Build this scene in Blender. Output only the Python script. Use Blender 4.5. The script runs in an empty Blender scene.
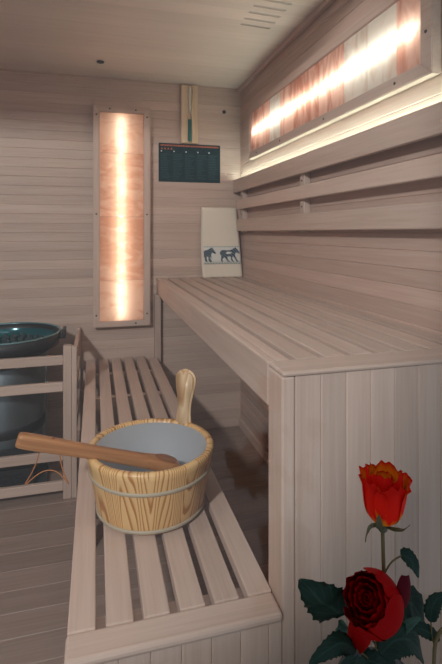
import bpy, bmesh, math, random
from mathutils import Vector, Matrix, Euler
from mathutils.geometry import tessellate_polygon
random.seed(7)
PI = math.pi
S = bpy.context.scene
COL = S.collection

# ------------------------------------------------------------------ camera, world, lights, exposure
cd = bpy.data.cameras.new('camera')
cam = bpy.data.objects.new('camera', cd); COL.objects.link(cam)
cd.sensor_fit = 'HORIZONTAL'; cd.sensor_width = 36.0
cd.lens = 465.0 / 442.0 * 36.0
cd.shift_y = -99.5 / 442.0
cd.clip_start = 0.02
cam.location = (0, 0, 1.15)
cam.rotation_euler = (PI / 2, 0, -math.radians(15.1))
S.camera = cam

w = bpy.data.worlds.new('world'); S.world = w; w.use_nodes = True
bg = w.node_tree.nodes['Background']
bg.inputs['Color'].default_value = (0.90, 0.94, 1.0, 1)
bg.inputs['Strength'].default_value = 0.41

def area(name, loc, target, size, size_y, power, col, spread=180):
    l = bpy.data.lights.new(name, 'AREA'); l.shape = 'RECTANGLE'
    l.size = size; l.size_y = size_y; l.energy = power; l.color = col
    l.spread = math.radians(spread)
    o = bpy.data.objects.new(name, l); COL.objects.link(o); o.location = loc
    o.rotation_euler = (Vector(target) - Vector(loc)).to_track_quat('-Z', 'Y').to_euler()
    return o
# added unseen spot, up to the left; its cone edge darkens the panel's corner
def spot(name, loc, target, power, col, angle, blend, radius):
    l = bpy.data.lights.new(name, 'SPOT'); l.energy = power; l.color = col
    l.spot_size = math.radians(angle); l.spot_blend = blend; l.shadow_soft_size = radius
    o = bpy.data.objects.new(name, l); COL.objects.link(o); o.location = loc
    o.rotation_euler = (Vector(target) - Vector(loc)).to_track_quat('-Z', 'Y').to_euler()
    return o
spot('added_spot', (-1.3, -1.0, 2.3), (-0.3, 1.6, 1.3), 265, (1.0, 0.985, 0.97), 51.2, 0.06, 0.09)
# added overhead fill, no lamp seen, just inside the glass front
area('added_ceiling_fill', (-0.10, 1.12, 1.985), (-0.10, 1.32, 0.0), 0.7, 0.35, 2.2, (1.0, 0.97, 0.94))

S.view_settings.view_transform = 'Standard'
S.view_settings.look = 'None'
S.view_settings.exposure = -0.12
S.view_settings.gamma = 1.0
S.view_settings.use_curve_mapping = False

# ------------------------------------------------------------------ materials
def new_mat(name):
    m = bpy.data.materials.new(name); m.use_nodes = True
    nt = m.node_tree
    return m, nt, nt.nodes['Principled BSDF']

def N(nt, t, **kw):
    n = nt.nodes.new(t)
    for k, v in kw.items(): setattr(n, k, v)
    return n

def plain(name, col, rough=0.5, metal=0.0, **inp):
    m, nt, b = new_mat(name)
    b.inputs['Base Color'].default_value = (*col, 1)
    b.inputs['Roughness'].default_value = rough
    b.inputs['Metallic'].default_value = metal
    for k, v in inp.items(): b.inputs[k].default_value = v
    return m

def emit(name, col, strength):
    m, nt, b = new_mat(name)
    b.inputs['Base Color'].default_value = (0.8, 0.8, 0.8, 1)
    b.inputs['Emission Color'].default_value = (*col, 1)
    b.inputs['Emission Strength'].default_value = strength
    return m

def mixcol(nt, fac, a, b, blend='MIX'):
    n = N(nt, 'ShaderNodeMix', data_type='RGBA', blend_type=blend)
    for sock, v in ((n.inputs[0], fac), (n.inputs[6], a), (n.inputs[7], b)):
        if isinstance(v, (int, float)): sock.default_value = v
        elif isinstance(v, tuple): sock.default_value = (*v, 1)
        else: nt.links.new(v, sock)
    return n.outputs[2]

def math_(nt, op, a, b=None):
    n = N(nt, 'ShaderNodeMath', operation=op)
    for i, v in enumerate((a, b)):
        if v is None: continue
        if isinstance(v, (int, float)): n.inputs[i].default_value = v
        else: nt.links.new(v, n.inputs[i])
    return n.outputs[0]

def wood(name, dark, mid, light, grain='X', board=None, pitch=0.05, rough=0.5, fine=160.0, var=0.14, knots=0.0, bump=0.15):
    """pale planed softwood; grain axis, and an optional board axis whose pitch splits it into planks"""
    m, nt, b = new_mat(name); L = nt.links.new
    tc = N(nt, 'ShaderNodeTexCoord'); oi = N(nt, 'ShaderNodeObjectInfo')
    off = N(nt, 'ShaderNodeVectorMath', operation='SCALE')
    off.inputs[0].default_value = (7.3, 3.1, 5.7); L(oi.outputs['Random'], off.inputs['Scale'])
    add = N(nt, 'ShaderNodeVectorMath', operation='ADD')
    L(tc.outputs['Object'], add.inputs[0]); L(off.outputs[0], add.inputs[1])
    vec = add.outputs[0]; rnd = oi.outputs['Random']
    if board:
        sep = N(nt, 'ShaderNodeSeparateXYZ'); L(tc.outputs['Object'], sep.inputs[0])
        idx = math_(nt, 'FLOOR', math_(nt, 'DIVIDE', sep.outputs[board], pitch))
        wn = N(nt, 'ShaderNodeTexWhiteNoise', noise_dimensions='1D'); L(idx, wn.inputs['W'])
        off2 = N(nt, 'ShaderNodeVectorMath', operation='SCALE')
        off2.inputs[0].default_value = (9.0, 9.0, 9.0); L(wn.outputs['Value'], off2.inputs['Scale'])
        add2 = N(nt, 'ShaderNodeVectorMath', operation='ADD')
        L(vec, add2.inputs[0]); L(off2.outputs[0], add2.inputs[1]); vec = add2.outputs[0]
        rnd = wn.outputs['Value']
    mp = N(nt, 'ShaderNodeMapping'); L(vec, mp.inputs['Vector'])
    sc = [1.0, 1.0, 1.0]; sc['XYZ'.index(grain)] = 0.035
    mp.inputs['Scale'].default_value = sc
    n1 = N(nt, 'ShaderNodeTexNoise'); n1.inputs['Scale'].default_value = fine; n1.inputs['Detail'].default_value = 3
    n2 = N(nt, 'ShaderNodeTexNoise'); n2.inputs['Scale'].default_value = fine * 0.16; n2.inputs['Detail'].default_value = 2
    n2.inputs['Distortion'].default_value = 0.6
    L(mp.outputs[0], n1.inputs['Vector']); L(mp.outputs[0], n2.inputs['Vector'])
    s = math_(nt, 'ADD', math_(nt, 'MULTIPLY', n1.outputs[0], 0.5), math_(nt, 'MULTIPLY', n2.outputs[0], 0.5))
    r = N(nt, 'ShaderNodeValToRGB'); L(s, r.inputs[0])
    e = r.color_ramp.elements
    e[0].position = 0.34; e[0].color = (*dark, 1); e[1].position = 0.68; e[1].color = (*light, 1)
    k = e.new(0.5); k.color = (*mid, 1)
    v = math_(nt, 'ADD', math_(nt, 'MULTIPLY', rnd, var * 2), 1.0 - var)
    sv = N(nt, 'ShaderNodeVectorMath', operation='SCALE'); L(r.outputs[0], sv.inputs[0]); L(v, sv.inputs['Scale'])
    L(sv.outputs[0], b.inputs['Base Color'])
    b.inputs['Roughness'].default_value = rough
    b.inputs['Specular IOR Level'].default_value = 0.35
    bp = N(nt, 'ShaderNodeBump'); bp.inputs['Strength'].default_value = bump; bp.inputs['Distance'].default_value = 0.001
    L(s, bp.inputs['Height']); L(bp.outputs[0], b.inputs['Normal'])
    return m

PALE = ((0.51, 0.370, 0.305), (0.555, 0.412, 0.348), (0.60, 0.458, 0.395))
M = {}
M['wall_x'] = wood('hemlock_wall_x', *PALE, grain='X', board='Z', pitch=0.05, var=0.09)
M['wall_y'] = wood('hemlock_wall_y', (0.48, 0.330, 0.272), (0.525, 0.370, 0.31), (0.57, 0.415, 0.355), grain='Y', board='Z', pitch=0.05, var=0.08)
M['ceil'] = wood('hemlock_ceiling', (0.69, 0.585, 0.525), (0.73, 0.625, 0.565), (0.77, 0.665, 0.605), grain='X', board='Y', pitch=0.09, var=0.05)  # paler than the walls; bounce light is put into the ceiling colour
M['panel_z'] = wood('hemlock_front_panel', *PALE, grain='Z', board='X', pitch=0.0541, var=0.08)
M['slat_y'] = wood('hemlock_slat', *PALE, grain='Y', var=0.10)
M['slat_x'] = wood('hemlock_board_x', *PALE, grain='X', var=0.08)
M['slat_z'] = wood('hemlock_post', *PALE, grain='Z', var=0.08)
M['timer_wood'] = wood('timer_pine', (0.60, 0.42, 0.27), (0.68, 0.50, 0.34), (0.74, 0.57, 0.41), grain='Z', var=0.03)
M['floor'] = wood('thermo_floor', (0.28, 0.195, 0.16), (0.325, 0.232, 0.195), (0.37, 0.272, 0.232), grain='X', board='Y', pitch=0.095, var=0.07, rough=0.42)
M['ladle'] = wood('alder_ladle', (0.30, 0.12, 0.045), (0.42, 0.185, 0.075), (0.52, 0.26, 0.12), grain='X', var=0.03, rough=0.38, fine=120)
M['ladle_shade'] = wood('alder_hollow_shade', (0.20, 0.08, 0.035), (0.28, 0.11, 0.05), (0.33, 0.15, 0.07), grain='X', var=0.03, rough=0.45, fine=120)  # darker ladle wood; shade of hollow and hole put in the colour

def pine(name, offset):
    m, nt, b = new_mat(name); L = nt.links.new
    tc = N(nt, 'ShaderNodeTexCoord')
    # unroll the tub: angle round the axis, height
    sep = N(nt, 'ShaderNodeSeparateXYZ'); L(tc.outputs['Object'], sep.inputs[0])
    ang = math_(nt, 'ARCTAN2', sep.outputs['Y'], sep.outputs['X'])
    st = math_(nt, 'FLOOR', math_(nt, 'DIVIDE', ang, 2 * PI / 11))
    wn = N(nt, 'ShaderNodeTexWhiteNoise', noise_dimensions='1D'); L(st, wn.inputs['W'])
    cb = N(nt, 'ShaderNodeCombineXYZ')
    L(math_(nt, 'MULTIPLY', ang, 0.15), cb.inputs[0])
    L(math_(nt, 'ADD', math_(nt, 'MULTIPLY', sep.outputs['Z'], 0.10), math_(nt, 'MULTIPLY', wn.outputs['Value'], 3.0)), cb.inputs[1])
    cb.inputs[2].default_value = offset
    n = N(nt, 'ShaderNodeTexNoise'); n.inputs['Scale'].default_value = 13.0; n.inputs['Detail'].default_value = 1.5; n.inputs['Roughness'].default_value = 0.35
    L(cb.outputs[0], n.inputs['Vector'])
    ring = math_(nt, 'FRACT', math_(nt, 'MULTIPLY', n.outputs[0], 24.0))
    r = N(nt, 'ShaderNodeValToRGB'); L(ring, r.inputs[0]); e = r.color_ramp.elements
    e[0].position = 0.0; e[0].color = (0.76, 0.49, 0.235, 1)
    e[1].position = 1.0; e[1].color = (0.68, 0.39, 0.16, 1)
    for p, c in ((0.55, (0.72, 0.45, 0.20)), (0.78, (0.42, 0.17, 0.045)), (0.93, (0.46, 0.20, 0.06))):
        k = e.new(p); k.color = (*c, 1)
    L(r.outputs[0], b.inputs['Base Color']); b.inputs['Roughness'].default_value = 0.38
    return m
M['pine'] = pine('varnished_pine', 0.3)

def pine_flat(name):
    m, nt, b = new_mat(name); L = nt.links.new
    tc = N(nt, 'ShaderNodeTexCoord'); mp = N(nt, 'ShaderNodeMapping'); L(tc.outputs['Object'], mp.inputs['Vector'])
    mp.inputs['Scale'].default_value = (1, 1, 0.16); mp.inputs['Location'].default_value = (0.2, 0.3, 0.1)
    n = N(nt, 'ShaderNodeTexNoise'); n.inputs['Scale'].default_value = 16; n.inputs['Detail'].default_value = 1
    L(mp.outputs[0], n.inputs['Vector'])
    ring = math_(nt, 'FRACT', math_(nt, 'MULTIPLY', n.outputs[0], 11.0))
    r = N(nt, 'ShaderNodeValToRGB'); L(ring, r.inputs[0]); e = r.color_ramp.elements
    e[0].color = (0.72, 0.52, 0.33, 1); e[1].color = (0.64, 0.42, 0.24, 1)
    k = e.new(0.8); k.color = (0.48, 0.26, 0.12, 1)
    L(r.outputs[0], b.inputs['Base Color']); b.inputs['Roughness'].default_value = 0.4
    return m
M['pine_flat'] = pine_flat('pine_stave')

def salt(name, a, bcol, scale, stretch):
    m, nt, b = new_mat(name); L = nt.links.new
    tc = N(nt, 'ShaderNodeTexCoord'); oi = N(nt, 'ShaderNodeObjectInfo')
    off = N(nt, 'ShaderNodeVectorMath', operation='SCALE'); off.inputs[0].default_value = (5.1, 9.2, 3.3); L(oi.outputs['Random'], off.inputs['Scale'])
    add = N(nt, 'ShaderNodeVectorMath', operation='ADD'); L(tc.outputs['Object'], add.inputs[0]); L(off.outputs[0], add.inputs[1])
    mp = N(nt, 'ShaderNodeMapping'); L(add.outputs[0], mp.inputs['Vector']); mp.inputs['Scale'].default_value = stretch
    mp.inputs['Rotation'].default_value = (0.3, 0.35, 0)
    n = N(nt, 'ShaderNodeTexNoise'); n.inputs['Scale'].default_value = scale; n.inputs['Detail'].default_value = 6; n.inputs['Distortion'].default_value = 0.9
    L(mp.outputs[0], n.inputs['Vector'])
    sh = math_(nt, 'ADD', n.outputs[0], math_(nt, 'MULTIPLY', math_(nt, 'SUBTRACT', oi.outputs['Random'], 0.5), 0.22))
    r = N(nt, 'ShaderNodeValToRGB'); L(sh, r.inputs[0]); e = r.color_ramp.elements
    e[0].position = 0.36; e[0].color = (*a, 1); e[1].position = 0.62; e[1].color = (*bcol, 1)
    nt.nodes.remove(b)
    out = nt.nodes['Material Output']
    tr = N(nt, 'ShaderNodeBsdfTranslucent'); df = N(nt, 'ShaderNodeBsdfDiffuse'); mx = N(nt, 'ShaderNodeMixShader')
    L(r.outputs[0], tr.inputs[0]); L(r.outputs[0], df.inputs[0]); mx.inputs[0].default_value = 0.3
    L(tr.outputs[0], mx.inputs[1]); L(df.outputs[0], mx.inputs[2]); L(mx.outputs[0], out.inputs['Surface'])
    return m
M['salt_orange'] = salt('salt_orange', (0.84, 0.52, 0.37), (0.96, 0.74, 0.60), 9, (1.0, 1.0, 2.2))
M['salt_red'] = salt('salt_red', (0.70, 0.36, 0.27), (0.95, 0.70, 0.60), 11, (1.0, 2.0, 0.6))
M['salt_white'] = salt('salt_white', (0.74, 0.64, 0.57), (0.90, 0.89, 0.84), 11, (1.0, 1.6, 0.8))
M['led_warm'] = emit('led_warm', (1.0, 0.94, 0.82), 15)
M['led_cool'] = emit('led_cool', (0.92, 1.0, 0.90), 24)
M['led_cove'] = emit('led_cove', (0.78, 1.0, 0.86), 30)
M['screw'] = plain('screw_steel', (0.08, 0.07, 0.065), 0.35, 0.8)
M['black'] = plain('black_plastic', (0.02, 0.025, 0.03), 0.4)
M['slot'] = plain('vent_slot', (0.5, 0.46, 0.43), 0.6)
M['hoop'] = plain('hoop_band', (0.44, 0.37, 0.28), 0.5)
M['liner'] = plain('plastic_liner_shaded', (0.34, 0.345, 0.37), 0.5)  # shade inside the bucket is put into this grey
M['cord'] = plain('leather_cord', (0.42, 0.15, 0.05), 0.6)
M['heater_steel'] = plain('heater_steel', (0.20, 0.23, 0.25), 0.35, 0.75)
M['heater_dark'] = plain('heater_dark', (0.035, 0.035, 0.04), 0.45, 0.3)
M['heater_teal'] = plain('heater_teal', (0.02, 0.12, 0.145), 0.15, 0.3)
M['heater_lip'] = plain('heater_lip', (0.22, 0.42, 0.46), 0.2, 0.6)
M['chart'] = plain('chart_teal', (0.006, 0.028, 0.036), 0.5, 0.0, **{'Specular IOR Level': 0.2})
M['chart_text'] = plain('chart_text', (0.04, 0.09, 0.105), 0.6, 0.0, **{'Specular IOR Level': 0.1})
M['chart_red'] = plain('chart_red', (0.42, 0.10, 0.05), 0.5)
M['chart_white'] = plain('chart_white', (0.62, 0.66, 0.66), 0.5)
M['sand'] = plain('teal_sand', (0.005, 0.14, 0.13), 0.5)
M['ceramic'] = plain('vase_ceramic', (0.05, 0.055, 0.06), 0.3)
M['tube_glass'] = plain('tube_glass', (0.74, 0.66, 0.55), 0.08, 0.0)

def stone_mat():
    m, nt, b = new_mat('sauna_stone'); L = nt.links.new
    n = N(nt, 'ShaderNodeTexNoise'); n.inputs['Scale'].default_value = 60
    oi = N(nt, 'ShaderNodeObjectInfo')
    r = N(nt, 'ShaderNodeValToRGB'); L(n.outputs[0], r.inputs[0]); e = r.color_ramp.elements
    e[0].color = (0.006, 0.014, 0.017, 1); e[1].color = (0.07, 0.11, 0.12, 1)
    L(r.outputs[0], b.inputs['Base Color']); b.inputs['Roughness'].default_value = 0.7
    return m
M['stone'] = stone_mat()

def terry(name, col):
    m, nt, b = new_mat(name); L = nt.links.new
    b.inputs['Base Color'].default_value = (*col, 1); b.inputs['Roughness'].default_value = 0.95
    b.inputs['Sheen Weight'].default_value = 0.3
    tc = N(nt, 'ShaderNodeTexCoord')
    n = N(nt, 'ShaderNodeTexNoise'); n.inputs['Scale'].default_value = 260; L(tc.outputs['Object'], n.inputs['Vector'])
    bp = N(nt, 'ShaderNodeBump'); bp.inputs['Strength'].default_value = 0.6; bp.inputs['Distance'].default_value = 0.003
    L(n.outputs[0], bp.inputs['Height']); L(bp.outputs[0], b.inputs['Normal'])
    return m
M['terry'] = terry('cream_terry', (0.80, 0.70, 0.585))
M['woven'] = terry('woven_border', (0.72, 0.70, 0.65))
M['stitch'] = plain('green_stitch', (0.035, 0.17, 0.17), 0.8)

def zebra_mat():
    m, nt, b = new_mat('zebra_thread'); L = nt.links.new
    tc = N(nt, 'ShaderNodeTexCoord')
    wv = N(nt, 'ShaderNodeTexWave', bands_direction='DIAGONAL'); wv.inputs['Scale'].default_value = 34; wv.inputs['Distortion'].default_value = 1.5
    L(tc.outputs['Object'], wv.inputs['Vector'])
    r = N(nt, 'ShaderNodeValToRGB'); L(wv.outputs[0], r.inputs[0]); e = r.color_ramp.elements
    e[0].position = 0.70; e[0].color = (0.008, 0.03, 0.06, 1); e[1].position = 0.9; e[1].color = (0.30, 0.36, 0.40, 1)
    L(r.outputs[0], b.inputs['Base Color']); b.inputs['Roughness'].default_value = 0.9
    return m
M['zebra'] = zebra_mat()

def petal_mat(name, base, mid, tip, inner):
    """real pigment: UV v runs from the petal's base to its edge; inner face has its own colour"""
    m, nt, b = new_mat(name); L = nt.links.new
    uv = N(nt, 'ShaderNodeUVMap'); sep = N(nt, 'ShaderNodeSeparateXYZ'); L(uv.outputs[0], sep.inputs[0])
    n = N(nt, 'ShaderNodeTexNoise'); n.inputs['Scale'].default_value = 5; L(uv.outputs[0], n.inputs['Vector'])
    # pigment is densest mid-petal, the side edges keep more of the base colour
    side = math_(nt, 'ABSOLUTE', math_(nt, 'SUBTRACT', sep.outputs[0], 0.5))
    f = math_(nt, 'ADD', sep.outputs[1], math_(nt, 'MULTIPLY', math_(nt, 'SUBTRACT', n.outputs[0], 0.5), 0.35))
    f = math_(nt, 'SUBTRACT', f, math_(nt, 'MULTIPLY', math_(nt, 'POWER', side, 2.0), 0.9))
    r = N(nt, 'ShaderNodeValToRGB'); L(f, r.inputs[0]); e = r.color_ramp.elements
    e[0].position = 0.02; e[0].color = (*base, 1); e[1].position = 0.95; e[1].color = (*tip, 1)
    k = e.new(0.35); k.color = (*mid, 1)
    geo = N(nt, 'ShaderNodeNewGeometry')
    rim = N(nt, 'ShaderNodeValToRGB'); L(sep.outputs[1], rim.inputs[0]); e = rim.color_ramp.elements
    e[0].position = 0.80; e[0].color = (*inner, 1); e[1].position = 0.97; e[1].color = (*tip, 1)
    c = mixcol(nt, geo.outputs['Backfacing'], r.outputs[0], rim.outputs[0])
    L(c, b.inputs['Base Color']); b.inputs['Roughness'].default_value = 0.55
    b.inputs['Sheen Weight'].default_value = 0.0
    b.inputs['Specular IOR Level'].default_value = 0.05
    return m
M['petal_red'] = petal_mat('petal_red', (0.20, 0.001, 0.001), (0.32, 0.001, 0.002), (0.28, 0.001, 0.002), (0.32, 0.001, 0.002))
M['petal_orange'] = petal_mat('petal_orange', (0.95, 0.46, 0.02), (0.78, 0.012, 0.005), (0.55, 0.008, 0.005), (0.92, 0.28, 0.01))
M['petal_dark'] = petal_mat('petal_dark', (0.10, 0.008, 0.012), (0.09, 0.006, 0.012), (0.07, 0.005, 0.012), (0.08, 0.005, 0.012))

def leaf_mat(name, a, bb):
    m, nt, b = new_mat(name); L = nt.links.new
    uv = N(nt, 'ShaderNodeUVMap'); sep = N(nt, 'ShaderNodeSeparateXYZ'); L(uv.outputs[0], sep.inputs[0])
    side = math_(nt, 'ABSOLUTE', math_(nt, 'SUBTRACT', sep.outputs[0], 0.5))
    vein = math_(nt, 'FRACT', math_(nt, 'SUBTRACT', math_(nt, 'MULTIPLY', sep.outputs[1], 7.0), math_(nt, 'MULTIPLY', side, 4.0)))
    r = N(nt, 'ShaderNodeValToRGB'); L(vein, r.inputs[0]); e = r.color_ramp.elements
    e[0].position = 0.0; e[0].color = (*bb, 1); e[1].position = 0.16; e[1].color = (*a, 1)
    mr = N(nt, 'ShaderNodeValToRGB'); L(side, mr.inputs[0]); e = mr.color_ramp.elements
    e[0].position = 0.02; e[0].color = (1, 1, 1, 1); e[1].position = 0.05; e[1].color = (0, 0, 0, 1)
    L(mixcol(nt, mr.outputs[0], r.outputs[0], bb), b.inputs['Base Color'])
    b.inputs['Roughness'].default_value = 0.5; b.inputs['Specular IOR Level'].default_value = 0.2
    bp = N(nt, 'ShaderNodeBump'); bp.inputs['Strength'].default_value = 0.35; bp.inputs['Distance'].default_value = 0.001
    L(vein, bp.inputs['Height']); L(bp.outputs[0], b.inputs['Normal'])
    return m
M['leaf'] = leaf_mat('rose_leaf', (0.006, 0.028, 0.020), (0.016, 0.050, 0.037))
M['leaf_pale'] = leaf_mat('rose_leaf_pale', (0.05, 0.12, 0.095), (0.09, 0.17, 0.14))  # lighter leaf tone
M['stem'] = plain('rose_stem', (0.11, 0.085, 0.03), 0.5)
M['sepal'] = plain('rose_sepal', (0.075, 0.085, 0.045), 0.5)

def glass_mat():
    m, nt, b = new_mat('clear_glass'); L = nt.links.new
    nt.nodes.remove(b); out = nt.nodes['Material Output']
    t = N(nt, 'ShaderNodeBsdfTransparent'); t.inputs[0].default_value = (0.965, 0.975, 0.97, 1)
    g = N(nt, 'ShaderNodeBsdfGlossy'); g.inputs['Roughness'].default_value = 0.0
    lw = N(nt, 'ShaderNodeLayerWeight'); lw.inputs['Blend'].default_value = 0.5
    fr = math_(nt, 'ADD', math_(nt, 'MULTIPLY', math_(nt, 'POWER', lw.outputs['Facing'], 5.0), 0.9), 0.035)
    mx = N(nt, 'ShaderNodeMixShader'); L(fr, mx.inputs[0]); L(t.outputs[0], mx.inputs[1]); L(g.outputs[0], mx.inputs[2])
    L(mx.outputs[0], out.inputs['Surface'])
    return m
M['glass'] = glass_mat()

# ------------------------------------------------------------------ mesh helpers
def link(o): COL.objects.link(o); return o

def add_box(bm, x0, x1, y0, y1, z0, z1, bev=0.0, mtx=None):
    r = bmesh.ops.create_cube(bm, size=1.0)
    vs = r['verts']
    for v in vs:
        v.co = Vector(((x0 + x1) / 2 + v.co.x * (x1 - x0), (y0 + y1) / 2 + v.co.y * (y1 - y0), (z0 + z1) / 2 + v.co.z * (z1 - z0)))
        if mtx: v.co = mtx @ v.co
    if bev > 0:
        es = list({e for v in vs for e in v.link_edges})
        bmesh.ops.bevel(bm, geom=es, offset=bev, segments=2, profile=0.5, affect='EDGES')

def add_lathe(bm, prof, seg=64, centre=(0, 0), closed=False, cap0=False, cap1=False):
    rings = []
    for r, z in prof:
        rings.append([bm.verts.new((centre[0] + r * math.cos(2 * PI * i / seg), centre[1] + r * math.sin(2 * PI * i / seg), z)) for i in range(seg)])
    pairs = list(zip(rings[:-1], rings[1:]))
    if closed: pairs.append((rings[-1], rings[0]))
    for a, b in pairs:
        for i in range(seg):
            j = (i + 1) % seg
            bm.faces.new((a[i], a[j], b[j], b[i]))
    if cap0: bm.faces.new(list(reversed(rings[0])))
    if cap1: bm.faces.new(rings[-1])

def add_tube(bm, pts, rad, seg=10, cap=True):
    pts = [Vector(p) for p in pts]
    rads = rad if isinstance(rad, (list, tuple)) else [rad] * len(pts)
    rings = []; up = Vector((0, 0, 1))
    for i, p in enumerate(pts):
        d = (pts[min(i + 1, len(pts) - 1)] - pts[max(i - 1, 0)]).normalized()
        a = d.cross(up)
        if a.length < 1e-3: a = d.cross(Vector((1, 0, 0)))
        a.normalize(); b = a.cross(d); up = b
        rings.append([bm.verts.new(p + (a * math.cos(2 * PI * k / seg) + b * math.sin(2 * PI * k / seg)) * rads[i]) for k in range(seg)])
    for r0, r1 in zip(rings[:-1], rings[1:]):
        for k in range(seg):
            j = (k + 1) % seg
            bm.faces.new((r0[k], r0[j], r1[j], r1[k]))
    if cap:
        bm.faces.new(list(reversed(rings[0]))); bm.faces.new(rings[-1])

def add_prism(bm, poly, fn, t):
    """2-D outline -> solid of thickness t; fn(u, v, h) gives the point"""
    a = [bm.verts.new(fn(u, v, 0.0)) for u, v in poly]
    b = [bm.verts.new(fn(u, v, t)) for u, v in poly]
    n = len(poly)
    bm.faces.new(a); bm.faces.new(list(reversed(b)))
    for i in range(n):
        j = (i + 1) % n
        bm.faces.new((a[j], a[i], b[i], b[j]))

def obj(name, bm, mat, parent=None, smooth=False, label=None):
    bmesh.ops.recalc_face_normals(bm, faces=bm.faces[:])
    me = bpy.data.meshes.new(name)
    if parent is not None:
        base = parent
        inv = Matrix.Identity(4)
        while base is not None:
            inv = base.matrix_basis.inverted() @ inv if False else inv
            base = None
        bm.transform(world_of(parent).inverted())
    bm.to_mesh(me); bm.free()
    o = bpy.data.objects.new(name, me); link(o)
    me.materials.append(M[mat] if isinstance(mat, str) else mat)
    if smooth:
        for p in me.polygons: p.use_smooth = True
    if parent is not None: o.parent = parent
    if label: o['label'] = label
    return o

def world_of(o):
    m = Matrix.LocRotScale(o.location, o.rotation_euler, o.scale)
    return (world_of(o.parent) @ m) if o.parent else m

def recentre(o, base):
    """move a top-level mesh's origin to its base"""
    o.data.transform(Matrix.Translation(-Vector(base))); o.location = base; return o

def tag(o, label, cat, group=None):
    o['label'] = label; o['category'] = cat
    if group: o['group'] = group
    return o

def thing(name, label, cat, loc, group=None):
    o = link(bpy.data.objects.new(name, None)); o.location = loc; o.empty_display_size = 0.05
    return tag(o, label, cat, group)

def struct(name, bm, mat, smooth=False):
    o = obj(name, bm, mat, None, smooth); o['kind'] = 'structure'; return o

def box(x0, x1, y0, y1, z0, z1, bev=0.0):
    bm = bmesh.new(); add_box(bm, x0, x1, y0, y1, z0, z1, bev); return bm

def boards(axis, lo, hi, pitch, rect, face, depth, facing, g=0.0022, off=0.0):
    """a wall of V-jointed boards: axis they stack on, the long axis with rect, the face plane"""
    bm = bmesh.new()
    k = math.floor((lo - off) / pitch)
    long_ax = rect[0]
    f_ax = facing[0]; sgn = facing[1]
    while k * pitch + off < hi - 1e-6:
        a, b = max(lo, k * pitch + off), min(hi, (k + 1) * pitch + off)
        k += 1
        if b - a < 0.004: continue
        prof = [(a, -depth), (a, -g), (a + g, 0), (b - g, 0), (b, -g), (b, -depth)]
        ends = []
        for l in (rect[1], rect[2]):
            ring = []
            for s, d in prof:
                c = [0, 0, 0]; c['XYZ'.index(long_ax)] = l; c['XYZ'.index(axis)] = s; c['XYZ'.index(f_ax)] = face + sgn * d
                ring.append(bm.verts.new(c))
            ends.append(ring)
        n = len(prof)
        for i in range(n):
            j = (i + 1) % n
            bm.faces.new((ends[0][i], ends[0][j], ends[1][j], ends[1][i]))
        bm.faces.new(ends[0]); bm.faces.new(list(reversed(ends[1])))
    return bm

# ------------------------------------------------------------------ the room
XL, XW, YF, YB, ZC, ZU, ZLOW = -0.95, 0.838, 0.805, 2.66, 2.01, 0.8905, 0.45
struct('floor', boards('Y', 0.28, YB + 0.02, 0.095, ('X', XL - 0.6, XW + 0.6), 0.0, 0.03, ('Z', 1), 0.0016), 'floor')
struct('wall_back', boards('Z', 0.0, ZC, 0.05, ('X', XL, XW + 0.03), YB, 0.03, ('Y', -1)), 'wall_x')
struct('wall_right', boards('Z', 0.0, ZC, 0.05, ('Y', 0.79, YB), XW, 0.03, ('X', -1)), 'wall_y')
struct('wall_left', boards('Z', 0.0, ZC, 0.05, ('Y', 0.79, YB), XL, 0.03, ('X', 1)), 'wall_y')

# ceiling, with the routed vent slots cut through it
VENT = [((0.585, 1.829), (0.703, 1.838)), ((0.585, 1.777), (0.704, 1.785)), ((0.585, 1.722), (0.704, 1.730)),
        ((0.585, 1.668), (0.705, 1.675)), ((0.590, 1.615), (0.706, 1.622)), ((0.590, 1.562), (0.706, 1.569))]
def capsule(bm, p, q, r, z0, z1, seg=8):
    p, q = Vector((*p, 0)), Vector((*q, 0)); a0 = math.atan2(q.y - p.y, q.x - p.x)
    out = []
    for c, st in ((q, a0 - PI / 2), (p, a0 + PI / 2)):
        for i in range(seg + 1):
            a = st + PI * i / seg; out.append((c.x + r * math.cos(a), c.y + r * math.sin(a)))
    add_prism(bm, out, lambda u, v, h: (u, v, z0 + h), z1 - z0)
ceil = struct('ceiling', boards('Y', 0.79, YB + 0.03, 0.09, ('X', XL - 0.03, XW + 0.03), ZC, 0.025, ('Z', -1), 0.0007), 'ceil')
cb = bmesh.new()
for p, q in VENT: capsule(cb, p, q, 0.0085, ZC - 0.01, ZC + 0.05)
bmesh.ops.recalc_face_normals(cb, faces=cb.faces[:])
cme = bpy.data.meshes.new('cut'); cb.to_mesh(cme); cb.free()
cut = link(bpy.data.objects.new('cut', cme))
md = ceil.modifiers.new('slots', 'BOOLEAN'); md.object = cut; md.operation = 'DIFFERENCE'; md.solver = 'EXACT'; md.use_self = True
dg = bpy.context.evaluated_depsgraph_get()
nm = bpy.data.meshes.new_from_object(ceil.evaluated_get(dg))
ceil.modifiers.clear(); ceil.data = nm
bpy.data.objects.remove(cut)
vent = thing('ceiling_vent', 'row of six routed air slots in the pale wood ceiling near the right wall', 'vent', (0.645, 1.70, ZC))
for p, q in VENT:
    bm = bmesh.new(); capsule(bm, p, q, 0.0085, ZC + 0.004, ZC + 0.02)
    obj('slot', bm, 'slot', vent)

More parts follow.
